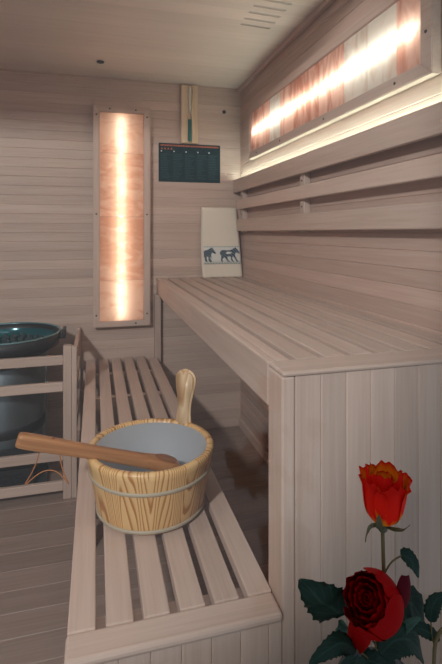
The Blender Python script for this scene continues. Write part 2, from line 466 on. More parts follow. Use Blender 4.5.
struct('baseboard_back', box(0.30, XW - 0.001, YB - 0.018, YB - 0.0005, 0.0, 0.05, 0.003), 'slat_x')
struct('baseboard_right', box(XW - 0.018, XW - 0.0005, YF + 0.03, YB - 0.019, 0.0, 0.05, 0.003), 'slat_y')
struct('trim_1', box(XW - 0.022, XW - 0.0005, 0.81, YB - 0.001, ZC - 0.022, ZC - 0.0005, 0.004), 'slat_y')
struct('window_1', box(XL, XW + 0.03, 0.768, 0.776, 0.0, ZC + 0.02), 'glass')

# ------------------------------------------------------------------ upper bench
ub = thing('upper_bench', 'high slatted pale wood sauna bench along the right wall with boarded front end', 'bench', (0.3627, YF, 0.0))
PO = 0.3627 - 7 * 0.0541
P8 = (XW - 0.001 - 0.335 + 0.0165) / 8
for i in range(8):
    x0 = 0.335 + P8 * i
    obj('slat', box(x0 + (0.020 if i == 0 else 0), x0 + P8 - 0.0165, 0.884, YB - 0.002, ZU - 0.026, ZU, 0.002), 'slat_y', ub)
obj('fascia', box(0.335, 0.3545, 0.880, YB - 0.002, ZU - 0.091, ZU, 0.004), 'slat_y', ub)
obj('end_board', box(0.336, XW - 0.001, 0.803, 0.8835, ZU - 0.010, ZU, 0.0045), 'slat_x', ub)
obj('corner_post', box(0.335, 0.3620, 0.806, 0.879, 0.0, ZU - 0.0105, 0.004), 'slat_z', ub)
obj('rear_post', box(0.322, 0.356, YB - 0.045, YB - 0.002, 0.0, ZU - 0.092, 0.003), 'slat_z', ub)
bm = boards('X', 0.3625, XW - 0.001, 0.0541, ('Z', 0.0, ZU - 0.0105), 0.808, 0.016, ('Y', -1), 0.0022, PO)
obj('front_panel', bm, 'panel_z', ub)
for y in (1.25, 1.75, 2.25):
    obj('cross_beam', box(0.356, XW - 0.002, y, y + 0.04, ZU - 0.07, ZU - 0.0265, 0.002), 'slat_x', ub)

# ------------------------------------------------------------------ lower bench
lb = thing('lower_bench', 'low slatted pale wood bench carrying the wooden bucket', 'bench', (0.1463, YF, 0.0))
LX0, LX1 = -0.048, 0.333
P6 = (LX1 - LX0 + 0.018) / 6
for i in range(6):
    x0 = LX0 + P6 * i
    obj('slat', box(x0, x0 + P6 - 0.018, 0.853, YB - 0.002 if i < 5 else YB - 0.047, ZLOW - 0.026, ZLOW, 0.0025), 'slat_y', lb)
obj('end_board', box(LX0 - 0.002, LX1, 0.795, 0.8525, ZLOW - 0.017, ZLOW, 0.006), 'slat_x', lb)
for y in (0.875, 1.30, 1.72, 2.10, 2.45):
    obj('cross_beam', box(LX0 + 0.006, 0.318, y, y + 0.035, ZLOW - 0.075, ZLOW - 0.0265, 0.002), 'slat_x', lb)
bm = boards('X', LX0 + 0.004, 0.3345, 0.0541, ('Z', 0.0, ZLOW - 0.0175), 0.803, 0.016, ('Y', -1), 0.0022, PO)
obj('front_panel', bm, 'panel_z', lb)
for y in (1.72, 2.45):
    obj('leg', box(LX0 + 0.01, LX0 + 0.05, y + 0.0355, y + 0.075, 0.0, ZLOW - 0.0265, 0.002), 'slat_z', lb)

# ------------------------------------------------------------------ backrest on the right wall
br = thing('backrest', 'three-rail pale wood backrest mounted along the right wall above the high bench', 'backrest', (XW, 1.7, 1.16))
YS = 0.80
obj('rail', box(0.790, 0.808, YS, YB - 0.004, 1.385, 1.462, 0.004), 'slat_y', br)
obj('rail', box(0.790, 0.808, YS, 2.585, 1.283, 1.338, 0.004), 'slat_y', br)
obj('rail', box(0.790, 0.808, YS, 2.585, 1.158, 1.225, 0.004), 'slat_y', br)
for y in (0.86, 1.715, 2.52):
    o = obj('batten', box(0.8082, XW - 0.0005, y, y + 0.042, 1.15, 1.45, 0.003), 'slat_z', br)
    for z in (1.36, 1.255):
        bm = bmesh.new(); bmesh.ops.create_cone(bm, cap_ends=True, segments=12, radius1=0.004, radius2=0.003, depth=0.003,
            matrix=Matrix.Translation((0.8075, y + 0.021, z)) @ Matrix.Rotation(-PI / 2, 4, 'Y'))
        obj('screw', bm, 'screw', o)
obj('shelf', box(0.8085, XW - 0.0005, YS, YB - 0.004, 1.4505, 1.456, 0.0), 'slat_y', br)
obj('led_strip', box(0.8085, 0.820, YS + 0.01, YB - 0.03, 1.4565, 1.460), 'led_cove', br, label='glowing warm white light strip behind the top rail')

# ------------------------------------------------------------------ glowing salt panels
def screw_at(par, p, d):
    bm = bmesh.new()
    m = Matrix.Translation(p) @ Vector(d).to_track_quat('Z', 'Y').to_matrix().to_4x4()
    bmesh.ops.create_cone(bm, cap_ends=True, segments=14, radius1=0.0055, radius2=0.0035, depth=0.003, matrix=m)
    obj('screw', bm, 'screw', par)

def frame_bar(par, axis, poly, thick, origin):
    """mitred flat bar: poly in the panel's plane"""
    bm = bmesh.new()
    if axis == 'Y': add_prism(bm, poly, lambda u, v, h: (u, origin + h, v), thick)
    else: add_prism(bm, poly, lambda u, v, h: (origin + h, u, v), thick)
    bmesh.ops.recalc_face_normals(bm, faces=bm.faces[:])
    bmesh.ops.bevel(bm, geom=[e for e in bm.edges], offset=0.0025, segments=2, affect='EDGES')
    return obj('frame_bar', bm, 'slat_z' if abs(poly[0][1] - poly[1][1]) > 0.5 else 'slat_x', par)

def tile(ax, u0, u1, v0, v1, w, d):
    """salt slab: face plus its edges, open to the lamp behind it"""
    bm = bmesh.new()
    f = (lambda u, v, h: (u, h, v)) if ax == 'Y' else (lambda u, v, h: (h, u, v))
    a = [bm.verts.new(f(u, v, w)) for u, v in ((u0, v0), (u1, v0), (u1, v1), (u0, v1))]
    b = [bm.verts.new(f(u, v, w + d)) for u, v in ((u0, v0), (u1, v0), (u1, v1), (u0, v1))]
    bm.faces.new(a)
    for i in range(4): bm.faces.new((a[i], a[(i + 1) % 4], b[(i + 1) % 4], b[i]))
    return bm

sp = thing('salt_panel', 'tall narrow backlit salt panel on the back wall', 'light panel', (0.14, YB, 0.634))
ox0, ox1, oz0, oz1, ix0, ix1, iz0, iz1 = -0.013, 0.295, 0.634, 1.845, 0.022, 0.258, 0.665, 1.806
y0 = YB - 0.058; th = 0.056
frame_bar(sp, 'Y', [(ox0, oz0), (ox0, oz1), (ix0, iz1), (ix0, iz0)], th, y0)
frame_bar(sp, 'Y', [(ox1, oz0), (ox1, oz1), (ix1, iz1), (ix1, iz0)], th, y0)
frame_bar(sp, 'Y', [(ox0, oz1), (ox1, oz1), (ix1, iz1), (ix0, iz1)], th, y0)
frame_bar(sp, 'Y', [(ox0, oz0), (ox1, oz0), (ix1, iz0), (ix0, iz0)], th, y0)
zs = [iz0, 0.887, 1.237, 1.585, iz1]
for a, b in zip(zs[:-1], zs[1:]):
    obj('salt_tile', tile('Y', ix0 + 0.0005, ix1 - 0.0005, a + 0.0012, b - 0.0012, y0 + 0.008, 0.008), 'salt_orange', sp)
obj('led_strip', box(0.131, 0.143, YB - 0.022, YB - 0.018, iz0 + 0.015, iz1 - 0.02), 'led_warm', sp)
for p in ((0.0045, 0.70), (0.0045, 1.25), (0.0045, 1.79), (0.2765, 0.70), (0.2765, 1.25), (0.2765, 1.79), (0.075, 1.8255), (0.215, 1.8255), (0.215, 0.6495)):
    screw_at(sp, (p[0], y0 - 0.0005, p[1]), (0, -1, 0))

sr = thing('salt_panel', 'long horizontal backlit salt panel high on the right wall', 'light panel', (XW, 1.72, 1.552))
oy0, oy1, oz0, oz1, iy0, iy1, iz0, iz1 = 0.981, 2.417, 1.5485, 1.832, 1.025, 2.392, 1.586, 1.795
x0 = XW - 0.030; th = 0.0295
for poly in ([(oy0, oz0), (oy0, oz1), (iy0, iz1), (iy0, iz0)], [(oy1, oz0), (oy1, oz1), (iy1, iz1), (iy1, iz0)],
             [(oy0, oz1), (oy1, oz1), (iy1, iz1), (iy0, iz1)], [(oy0, oz0), (oy1, oz0), (iy1, iz0), (iy0, iz0)]):
    bm = bmesh.new(); add_prism(bm, poly, lambda u, v, h: (x0 + h, u, v), th)
    bmesh.ops.recalc_face_normals(bm, faces=bm.faces[:])
    bmesh.ops.bevel(bm, geom=bm.edges[:], offset=0.0025, segments=2, affect='EDGES')
    obj('frame_bar', bm, 'slat_y', sr)
ys = [iy0, 1.13, 1.274, 1.416, 1.60, 1.834, 1.98, 2.112, 2.26, iy1]
kinds = ['salt_red', 'salt_white', 'salt_red', 'salt_white', 'salt_red', 'salt_red', 'salt_white', 'salt_red', 'salt_red']
kinds = ['salt_red', 'salt_white', 'salt_white', 'salt_red', 'salt_red', 'salt_red', 'salt_white', 'salt_red', 'salt_red']
for a, b, k in zip(ys[:-1], ys[1:], kinds):
    obj('salt_tile', tile('X', a + 0.0006, b - 0.0006, iz0 + 0.0005, iz1 - 0.0005, x0 + 0.006, 0.006), k, sr)
obj('led_strip', box(XW - 0.008, XW - 0.004, iy0 + 0.02, iy1 - 0.02, 1.684, 1.696), 'led_cool', sr)
for p in ((1.003, 1.66), (1.13, 1.5672), (1.55, 1.5672), (1.97, 1.5672), (2.29, 1.5672)):
    screw_at(sr, (x0 - 0.0005, p[0], p[1]), (-1, 0, 0))

# ------------------------------------------------------------------ things on the back wall
ch = thing('sauna_chart', 'dark teal instruction board with a red heading on the back wall', 'sign', (0.53, YB, 1.44))
cx0, cx1, cz0, cz1, cy = 0.348, 0.711, 1.442, 1.663, YB - 0.006
obj('board', box(cx0, cx1, cy, YB - 0.0005, cz0, cz1, 0.001), 'chart', ch)
bm = bmesh.new(); x = cx0 + 0.010
rr = random.Random(3)
while x < cx1 - 0.012:
    wd = rr.uniform(0.005, 0.010); add_box(bm, x, min(x + wd, cx1 - 0.01), cy - 0.0012, cy - 0.0002, cz1 - 0.017, cz1 - 0.008); x += wd + 0.0018
obj('heading', bm, 'chart_red', ch, label='thin red heading line')
for i in range(4):
    u = cx0 + 0.018 + i * 0.0185; bm = bmesh.new()
    add_prism(bm, [(u - 0.006, cz1 - 0.036), (u + 0.006, cz1 - 0.036), (u, cz1 - 0.024)], lambda a, b, h: (a, cy - 0.0002 - h, b), 0.001)
    obj('warning_icon', bm, 'chart_red', ch, label='small reddish triangle icon')
for u in (0.012, 0.085, 0.155, 0.225, 0.292):
    obj('column_icon', box(cx0 + u, cx0 + u + 0.007, cy - 0.0012, cy - 0.0002, cz1 - 0.050, cz1 - 0.043), 'chart_white', ch, label='small white icon above a text column')
bm = bmesh.new()
for c in range(5):
    for k in range(15):
        z = cz1 - 0.062 - k * 0.0098
        a = cx0 + 0.012 + c * 0.07
        add_box(bm, a, a + rr.uniform(0.03, 0.058), cy - 0.0010, cy - 0.0002, z - 0.0028, z)
obj('text_lines', bm, 'chart_text', ch)

tm = thing('sand_timer', 'wooden sauna sand timer with teal sand on the back wall above the chart', 'timer', (0.524, YB, 1.666))
obj('back_board', box(0.474, 0.573, YB - 0.012, YB - 0.0005, 1.666, 2.0, 0.002), 'timer_wood', tm)
obj('side_block', box(0.4745, 0.5125, YB - 0.024, YB - 0.0122, 1.667, 1.999, 0.003), 'timer_wood', tm)
poly = [(0.5375, 1.667), (0.5375, 1.80), (0.532, 1.835), (0.5375, 1.87), (0.542, 1.95), (0.5375, 1.999), (0.5725, 1.999), (0.5725, 1.667)]
bm = bmesh.new(); add_prism(bm, poly, lambda u, v, h: (u, YB - 0.024 + h, v), 0.0118); obj('side_block', bm, 'timer_wood', tm)
prof = [(0.0005, 1.675), (0.0085, 1.677), (0.0095, 1.69), (0.0095, 1.80), (0.008, 1.82), (0.0018, 1.835), (0.008, 1.85), (0.0095, 1.87), (0.0095, 1.975), (0.0085, 1.988), (0.0005, 1.99)]
bm = bmesh.new(); add_lathe(bm, prof[6:] , 20, (0.525, YB - 0.0225), cap0=True, cap1=True); obj('glass_bulb', bm, 'tube_glass', tm, True)
bm = bmesh.new(); add_lathe(bm, [(0.0015, 1.8352), (0.0018, 1.84), (0.008, 1.8495)], 16, (0.525, YB - 0.0225), cap0=True, cap1=True); obj('glass_neck', bm, 'tube_glass', tm, True)
bm = bmesh.new(); add_lathe(bm, prof[:4] + [(0.0085, 1.802)], 20, (0.525, YB - 0.0225), cap0=True, cap1=True)
obj('sand', bm, 'sand', tm, True, label='column of teal sand in the lower bulb')

def knob(name, label, cat, p, d, r):
    bm = bmesh.new()
    m = Vector(d).to_track_quat('Z', 'Y').to_matrix().to_4x4()
    add_lathe(bm, [(r, 0.0004), (r, 0.004), (r * 0.8, 0.007), (r * 0.35, 0.008)], 20, cap0=True, cap1=True)
    bm.transform(Matrix.Translation(p) @ m)
    return tag(recentre(obj(name, bm, 'black', None, True), p), label, cat)
knob('wall_plug', 'small black round plug on the back wall right of the sand timer', 'plug', (0.7362, YB, 1.865), (0, -1, 0), 0.011)
knob('ceiling_sensor', 'small black round sensor on the ceiling above the tall salt panel', 'sensor', (0.024, 2.416, ZC), (0, 0, -1), 0.019)

# ------------------------------------------------------------------ towel
tw = thing('towel', 'folded cream towel with zebra border leaning in the bench corner', 'towel', (0.70, 2.63, ZU))
def towel_pt(u, v, d):
    """u 0..1 across, v metres up, d depth from the front face"""
    xl = 0.594 + 0.0 * v - 0.004 * math.sin(v * 9)
    xr = 0.832 - 0.066 * max(0, v - 0.02)
    y = 2.592 + 0.028 * v / 0.405 + 0.004 * math.sin(u * 5 + v * 6) + d
    return Vector((xl + (xr - xl) * u, y, ZU + 0.0008 + v))
def towel_slab(u0, u1, v0, v1, d0, d1, nu, nv, rnd, wob=0.0):
    bm = bmesh.new(); front = []; back = []
    def edge(t, n): return 1.0 - (1.0 - math.sqrt(max(0, 1 - (1 - t) ** 2)))
    for j in range(nv + 1):
        rf = []; rb = []
        for i in range(nu + 1):
            u = u0 + (u1 - u0) * i / nu; v = v0 + (v1 - v0) * j / nv
            ex = min(1, min(i, nu - i) / 2.0); ez = min(1, min(j + 3, nv - j) / 2.5)
            k = rnd * ((1 - edge(ex, 0)) + (1 - edge(ez, 0)))
            mid = (d0 + d1) / 2
            k = min(k, (d1 - d0) / 2 * 0.95)
            wv = wob * math.sin(i * 1.7 + j * 0.9) * math.sin(j * 0.37 + 1)
            rf.append(bm.verts.new(towel_pt(u, v, d0 + k + wv))); rb.append(bm.verts.new(towel_pt(u, v, d1 - k)))
        front.append(rf); back.append(rb)
    for j in range(nv):
        for i in range(nu):
            bm.faces.new((front[j][i], front[j][i + 1], front[j + 1][i + 1], front[j + 1][i]))
            bm.faces.new((back[j][i + 1], back[j][i], back[j + 1][i], back[j + 1][i + 1]))
    for j in range(nv):
        bm.faces.new((front[j + 1][0], back[j + 1][0], back[j][0], front[j][0])); bm.faces.new((front[j][nu], back[j][nu], back[j + 1][nu], front[j + 1][nu]))
    for i in range(nu):
        bm.faces.new((front[0][i], back[0][i], back[0][i + 1], front[0][i + 1])); bm.faces.new((front[nv][i + 1], back[nv][i + 1], back[nv][i], front[nv][i]))
    return bm
obj('terry_cloth', towel_slab(0, 1, 0, 0.405, 0.0, 0.036, 24, 40, 0.012, 0.0012), 'terry', tw, True)
obj('back_fold', towel_slab(0.03, 0.99, 0.002, 0.392, 0.0365, 0.040, 8, 20, 0.002), 'terry', tw, True)
VB0, VB1 = 0.075, 0.180
bm = bmesh.new()
g = [[bm.verts.new(towel_pt(0.03 + 0.94 * i / 20, VB0 + (VB1 - VB0) * j / 4, -0.0022)) for i in range(21)] for j in range(5)]
g2 = [[bm.verts.new(towel_pt(0.03 + 0.94 * i / 20, VB0 + (VB1 - VB0) * j / 4, 0.004)) for i in range(21)] for j in range(5)]
for j in range(4):
    for i in range(20):
        bm.faces.new((g[j][i], g[j][i + 1], g[j + 1][i + 1], g[j + 1][i]))
        bm.faces.new((g2[j][i], g2[j + 1][i], g2[j + 1][i + 1], g2[j][i + 1]))
for j in range(4):
    bm.faces.new((g[j][0], g[j + 1][0], g2[j + 1][0], g2[j][0])); bm.faces.new((g[j][20], g2[j][20], g2[j + 1][20], g[j + 1][20]))
for i in range(20):
    bm.faces.new((g[0][i], g2[0][i], g2[0][i + 1], g[0][i + 1])); bm.faces.new((g[4][i], g[4][i + 1], g2[4][i + 1], g2[4][i]))
obj('woven_border', bm, 'woven', tw, True, label='flat woven pale border band')
ZEB = [(.02, .40), (.04, .52), (.09, .60), (.20, .64), (.36, .61), (.55, .63), (.66, .69), (.74, .75), (.80, .76), (.83, .71), (.90, .62), (.985, .47), (.95, .42), (.88, .46), (.80, .50), (.77, .44), (.735, .33),
       (.79, .20), (.83, .10), (.90, .03), (.90, .0), (.80, .0), (.74, .12), (.67, .25), (.62, .28), (.60, .15), (.63, .05), (.68, .02), (.67, .0), (.57, .0), (.54, .13), (.53, .27),
       (.44, .285), (.36, .27), (.38, .16), (.45, .05), (.50, .02), (.49, .0), (.38, .0), (.30, .13), (.245, .25), (.18, .19), (.13, .12), (.15, .03), (.18, .0), (.08, .0), (.06, .12), (.09, .25), (.075, .37)]
def zebra(u0, u1, clip=None):
    poly = ZEB
    if clip is not None:
        poly = [p for p in ZEB if p[0] >= clip] + [(clip, .30), (clip, .60)]
    bm = bmesh.new()
    fn = lambda a, b, h: towel_pt(u0 + (u1 - u0) * a, VB0 + 0.014 + b * 0.108, -0.0024 - h)
    vs0 = [bm.verts.new(fn(a, b, 0)) for a, b in poly]; vs1 = [bm.verts.new(fn(a, b, 0.0012)) for a, b in poly]
    n = len(poly)
    for t in tessellate_polygon([[Vector((a, b, 0)) for a, b in poly]]):
        bm.faces.new([vs0[k] for k in t]); bm.faces.new([vs1[k] for k in reversed(t)])
    for i in range(n): bm.faces.new((vs0[(i + 1) % n], vs0[i], vs1[i], vs1[(i + 1) % n]))
    return bm
obj('zebra_motif', zebra(0.43, 0.965), 'zebra', tw, label='dark blue striped zebra walking right')
obj('zebra_motif', zebra(-0.17, 0.36, 0.40), 'zebra', tw, label='front half of a dark blue striped zebra at the left edge')
for v in (VB0 + 0.004, VB1 - 0.006):
    bm = bmesh.new()
    for i in range(13):
        a = 0.05 + i * 0.071
        q = [towel_pt(a + (0.036 if k in (1, 2) else 0), v + (0.004 if k > 1 else 0), -0.0026) for k in range(4)]
        q2 = [p + Vector((0, 0.002, 0)) for p in q]
        A = [bm.verts.new(p) for p in q]; B = [bm.verts.new(p) for p in q2]
        bm.faces.new(A); bm.faces.new(list(reversed(B)))
        for k in range(4): bm.faces.new((A[(k + 1) % 4], A[k], B[k], B[(k + 1) % 4]))
    obj('dashed_stitching', bm, 'stitch', tw, label='row of green dashes')

# ------------------------------------------------------------------ bucket and ladle
BX, BY, BZ = 0.139, 1.208, ZLOW
H = 0.157; R0, R1 = 0.133, 0.163
bk = thing('bucket', 'round pine sauna bucket with white liner on the low bench', 'bucket', (BX, BY, BZ))
rad = lambda z: R0 + (R1 - R0) * (z / H)
bm = bmesh.new()
prof = [(R0 - 0.02, 0.0006), (R0 - 0.004, 0.0006), (R0, 0.004)] + [(rad(H * t / 8), H * t / 8) for t in range(1, 8)] + [(R1 - 0.0005, H - 0.006), (R1 - 0.005, H), (R1 - 0.016, H), (R1 - 0.019, H - 0.004), (R0 - 0.017, 0.02)]
add_lathe(bm, [(r, z + BZ) for r, z in prof], 96, (BX, BY), cap0=True, cap1=True)
obj('tub', bm, 'pine', bk, True)
bm = bmesh.new()
lp = [(R1 - 0.0185, H - 0.007), (R1 - 0.022, H - 0.006), (R0 - 0.0185, 0.032), (R0 - 0.03, 0.024)]
add_lathe(bm, [(r, z + BZ) for r, z in lp], 96, (BX, BY), cap1=True)
obj('liner', bm, 'liner', bk, True, label='greyish white plastic liner inside, shade put into its colour')
for zc_, hh in ((0.106, 0.010), (0.010, 0.010)):
    bm = bmesh.new()
    pr = []
    for k in range(9):
        a = -PI / 2 + PI * k / 8
        z = zc_ + hh / 2 * math.sin(a); pr.append((rad(z) + 0.0035 * math.cos(a) + 0.0002, z + BZ))
    pr += [(rad(zc_ + hh / 2) - 0.001, zc_ + hh / 2 + BZ), (rad(zc_ - hh / 2) - 0.001, zc_ - hh / 2 + BZ)]
    add_lathe(bm, pr, 96, (BX, BY), closed=True)
    obj('hoop', bm, 'hoop', bk, True, label='beige band around the tub')
# the tall stave that is the handle: stands at the rear right of the rim
ha = math.radians(47)   # direction from the centre
hd = Vector((math.cos(ha), math.sin(ha), 0)); hs = Vector((-math.sin(ha), math.cos(ha), 0))
outline = []
zt = 0.302
W = [(0.02, 0.032), (0.14, 0.032), (0.16, 0.026), (0.178, 0.0225), (0.205, 0.0225), (0.228, 0.026), (0.250, 0.0315), (0.270, 0.0345), (0.284, 0.0325), (0.295, 0.024), (0.301, 0.012), (0.303, 0.0)]
outline = [(-a, z) for z, a in W] + [(a, z) for z, a in reversed(W[:-1])]
bm = bmesh.new()
def hp(u, v, h):
    r = rad(min(v, H)) - 0.0165 + h * 0.78
    if v > H: r += (v - H) * 0.12
    return Vector((BX, BY, BZ + v)) + hd * r + hs * u
add_prism(bm, outline, hp, 0.020)
bmesh.ops.recalc_face_normals(bm, faces=bm.faces[:])
es = [e for e in bm.edges if len(e.link_faces) == 2 and e.calc_face_angle(0) > 1.0]
bmesh.ops.bevel(bm, geom=es, offset=0.006, segments=3, affect='EDGES')
obj('handle', bm, 'pine_flat', bk, True)

def from_cam(lat, zc, h):
    a = math.radians(15.1)
    return Vector((lat * math.cos(a) + zc * math.sin(a), -lat * math.sin(a) + zc * math.cos(a), 1.15 - h))
A = Vector((-0.1754, 1.1596, 0.672)); B = Vector((0.2005, 1.1895, 0.548))
ld = thing('ladle', 'reddish brown wooden ladle resting across the bucket', 'ladle', A)
ax = (B - A).normalized(); Ltot = (B - A).length
sd = ax.cross(Vector((0, 0, 1))).normalized(); upv = sd.cross(ax).normalized()
ld.rotation_euler = Matrix((ax, -sd, upv)).transposed().to_euler()
def ladle_ring(bm, t, hw, hh, n=12, sq=0.45, lift=0.0):
    c = A + ax * t + upv * lift; out = []
    for k in range(n):
        a = 2 * PI * k / n; cx, cz = math.cos(a), math.sin(a)
        p = 2 / (2 + 4 * sq)
        out.append(bm.verts.new(c + sd * hw * math.copysign(abs(cx) ** p, cx) + upv * hh * math.copysign(abs(cz) ** p, cz)))
    return out
def loft(bm, rings, cap=True, c0=True, c1=True):
    n = len(rings[0])
    for a, b in zip(rings[:-1], rings[1:]):
        for k in range(n): bm.faces.new((a[k], a[(k + 1) % n], b[(k + 1) % n], b[k]))
    if cap and c0: bm.faces.new(list(reversed(rings[0])))
    if cap and c1: bm.faces.new(rings[-1])
bm = bmesh.new()
TS = [(0.0, 0.010, 0.011), (0.002, 0.0135, 0.0145), (0.01, 0.0155, 0.0165), (0.05, 0.016, 0.017), (0.12, 0.0155, 0.0155), (0.20, 0.016, 0.014), (0.26, 0.019, 0.0135), (0.295, 0.0215, 0.0135), (0.315, 0.0235, 0.0135)]
loft(bm, [ladle_ring(bm, t, a, b, 16) for t, a, b in TS], c1=False); obj('handle', bm, 'ladle', ld, True)
bm = bmesh.new()
SC = [(0.3150, 0.0235, 0.0135), (0.345, 0.028, 0.0145), (0.375, 0.0295, 0.0145), (0.395, 0.0245, 0.0125), (0.404, 0.014, 0.008)]
loft(bm, [ladle_ring(bm, t, a, b, 16) for t, a, b in SC], c0=False); sc_ = obj('scoop', bm, 'ladle', ld, True)
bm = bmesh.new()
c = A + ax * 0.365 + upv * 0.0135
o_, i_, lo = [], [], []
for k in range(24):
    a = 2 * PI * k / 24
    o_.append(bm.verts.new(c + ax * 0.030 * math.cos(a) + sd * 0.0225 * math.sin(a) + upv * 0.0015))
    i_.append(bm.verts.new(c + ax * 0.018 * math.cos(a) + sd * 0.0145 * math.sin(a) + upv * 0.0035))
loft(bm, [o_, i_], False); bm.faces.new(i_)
obj('hollow', bm, 'ladle_shade', sc_, True, label='dark oval with the shade of the scoop hollow in its colour')  # slightly raised oval, the shade of a hollow put into its colour
# leather cord loop through the hole in the handle end
hole = A + ax * 0.055 + upv * 0.0
bm = bmesh.new()
p_in = A + ax * 0.050 - sd * 0.0175
cam_right = Vector((math.cos(math.radians(15.1)), -math.sin(math.radians(15.1)), 0))
def off(dx, dz, dy=0): return p_in + cam_right * dx + Vector((0, 0, dz)) + Vector((0, dy, 0))
pts = [off(0.006, 0.006), off(0.004, -0.012, -0.01), off(-0.004, -0.045, -0.012), off(-0.016, -0.072, -0.012), off(-0.029, -0.094, -0.012), off(-0.031, -0.099, -0.012), off(-0.027, -0.097, -0.012),
       off(-0.012, -0.084, -0.011), off(0.006, -0.072, -0.010), off(0.025, -0.067, -0.010), off(0.043, -0.071, -0.010), off(0.058, -0.084, -0.010), off(0.070, -0.098, -0.010), off(0.068, -0.092, -0.012), off(0.060, -0.074, -0.012),
       off(0.053, -0.050, -0.012), off(0.050, -0.030, -0.010), off(0.049, -0.006, -0.006)]
def smooth_pts(pts, n=4):
    out = []
    P = [pts[0]] + list(pts) + [pts[-1]]
    for i in range(1, len(P) - 2):
        for k in range(n):
            t = k / n; a, b, c_, d = P[i - 1], P[i], P[i + 1], P[i + 2]
            out.append(0.5 * ((2 * b) + (-a + c_) * t + (2 * a - 5 * b + 4 * c_ - d) * t * t + (-a + 3 * b - 3 * c_ + d) * t ** 3))
    out.append(pts[-1]); return out
add_tube(bm, smooth_pts(pts), 0.0014, 8)
obj('cord', bm, 'cord', ld, True, label='thin orange leather hanging cord')
bm = bmesh.new()
bmesh.ops.create_cone(bm, cap_ends=True, segments=16, radius1=0.0045, radius2=0.0045, depth=0.0012,
    matrix=Matrix.Translation(A + ax * 0.078 + upv * 0.0165) @ upv.to_track_quat('Z', 'Y').to_matrix().to_4x4())
obj('cord_hole_shade', bm, 'ladle_shade', ld, False, label='dark disc standing for the shaded hole in the handle')  # flat disc coloured as the shade of a bored hole

# ------------------------------------------------------------------ heater, its stones and the wooden guard
HX, HY_ = -0.415, 2.392
ht = thing('sauna_heater', 'round steel sauna heater with teal stone dish behind the wooden guard', 'heater', (HX, HY_, 0.0))
def lathe_obj(name, prof, mat, par, caps=(False, False), label=None, closed=False):
    bm = bmesh.new(); add_lathe(bm, prof, 72, (HX, HY_), closed=closed, cap0=caps[0], cap1=caps[1])
    return obj(name, bm, mat, par, True, label)
lathe_obj('body', [(0.17, 0.03), (0.178, 0.035), (0.178, 0.10), (0.178, 0.54), (0.172, 0.55)], 'heater_steel', ht, (True, True), 'grey steel drum')
lathe_obj('band', [(0.1785, 0.235), (0.182, 0.24), (0.182, 0.275), (0.1785, 0.28)], 'heater_dark', ht, (False, False), 'dark band around the drum')
lathe_obj('bowl', [(0.165, 0.5505), (0.19, 0.562), (0.205, 0.585), (0.20, 0.5935)], 'heater_steel', ht, (True, True))
lathe_obj('dish', [(0.12, 0.594), (0.205, 0.597), (0.240, 0.612), (0.251, 0.672), (0.247, 0.672), (0.2445, 0.640), (0.236, 0.614), (0.215, 0.602), (0.12, 0.600)], 'heater_dark', ht, (True, True), 'black dish holding the stones, its outside blackened as shade')  # inner band is black; outer black stands for shade below the lip
lathe_obj('dish_lining', [(0.2438, 0.648), (0.2350, 0.6145), (0.2140, 0.6032), (0.10, 0.6012)], 'heater_teal', ht, (False, True), 'glossy dark teal lining of the dish')
lathe_obj('lip', [(0.2515, 0.6722), (0.254, 0.675), (0.251, 0.678), (0.246, 0.678), (0.244, 0.6722)], 'heater_lip', ht, (False, False), 'pale teal lip')
bm = bmesh.new()
add_box(bm, HX - 0.15, HX + 0.15, HY_ - 0.20, HY_ - 0.179, 0.03, 0.20)
for k in range(7):
    add_box(bm, HX - 0.13, HX + 0.13, HY_ - 0.206, HY_ - 0.2005, 0.05 + k * 0.02, 0.058 + k * 0.02)
obj('louvre_panel', bm, 'heater_dark', ht, label='black louvred control panel')
bm = bmesh.new(); add_box(bm, HX - 0.2, HX + 0.2, HY_ - 0.21, HY_ + 0.2, 0.0005, 0.0295, 0.004); obj('foot_plate', bm, 'heater_steel', ht)
bm = bmesh.new(); add_tube(bm, [(HX + 0.187, HY_ - 0.03, 0.03), (HX + 0.187, HY_ - 0.03, 0.61)], 0.003, 10); obj('side_rod', bm, 'heater_steel', ht, True)
bm = bmesh.new(); add_box(bm, HX + 0.2445, HX + 0.275, HY_ - 0.03, HY_ + 0.06, 0.640, 0.646, 0.0); add_box(bm, HX + 0.259, HX + 0.275, HY_ - 0.03, HY_ + 0.06, 0.646, 0.682, 0.003)
obj('bracket', bm, 'heater_dark', ht, label='black bracket at the right of the dish')

sm = None; rs = random.Random(11)
spots = []
for ring, n in ((0.0, 1), (0.042, 6), (0.084, 13), (0.124, 19), (0.160, 25), (0.192, 30)):
    for k in range(n):
        a = 2 * PI * k / n + ring * 9; spots.append((ring * math.cos(a), ring * math.sin(a), ring))
for k, (dx, dy, ring) in enumerate(spots):
    if sm is None:
        bm = bmesh.new(); bmesh.ops.create_icosphere(bm, subdivisions=2, radius=0.0150)
        for v in bm.verts:
            n = 1 + 0.16 * math.sin(v.co.x * 290 + 1) * math.sin(v.co.y * 270) + 0.10 * math.sin(v.co.z * 330 + v.co.x * 220)
            v.co *= n
        o = obj('heater_stone', bm, 'stone', None); sm = o
    else:
        o = sm.copy(); link(o)
    zb = 0.6175
    o.location = (HX + dx, HY_ + dy, zb + rs.uniform(0.0, 0.001))
    o.rotation_euler = (rs.uniform(0, 6), rs.uniform(0, 6), rs.uniform(0, 6)); s_ = rs.uniform(0.86, 1.0); o.scale = (s_, s_ * 0.92, s_ * 0.8)
    tag(o, 'small dark stone heaped in the teal dish of the sauna heater', 'stone', 'stones heaped in the heater dish')

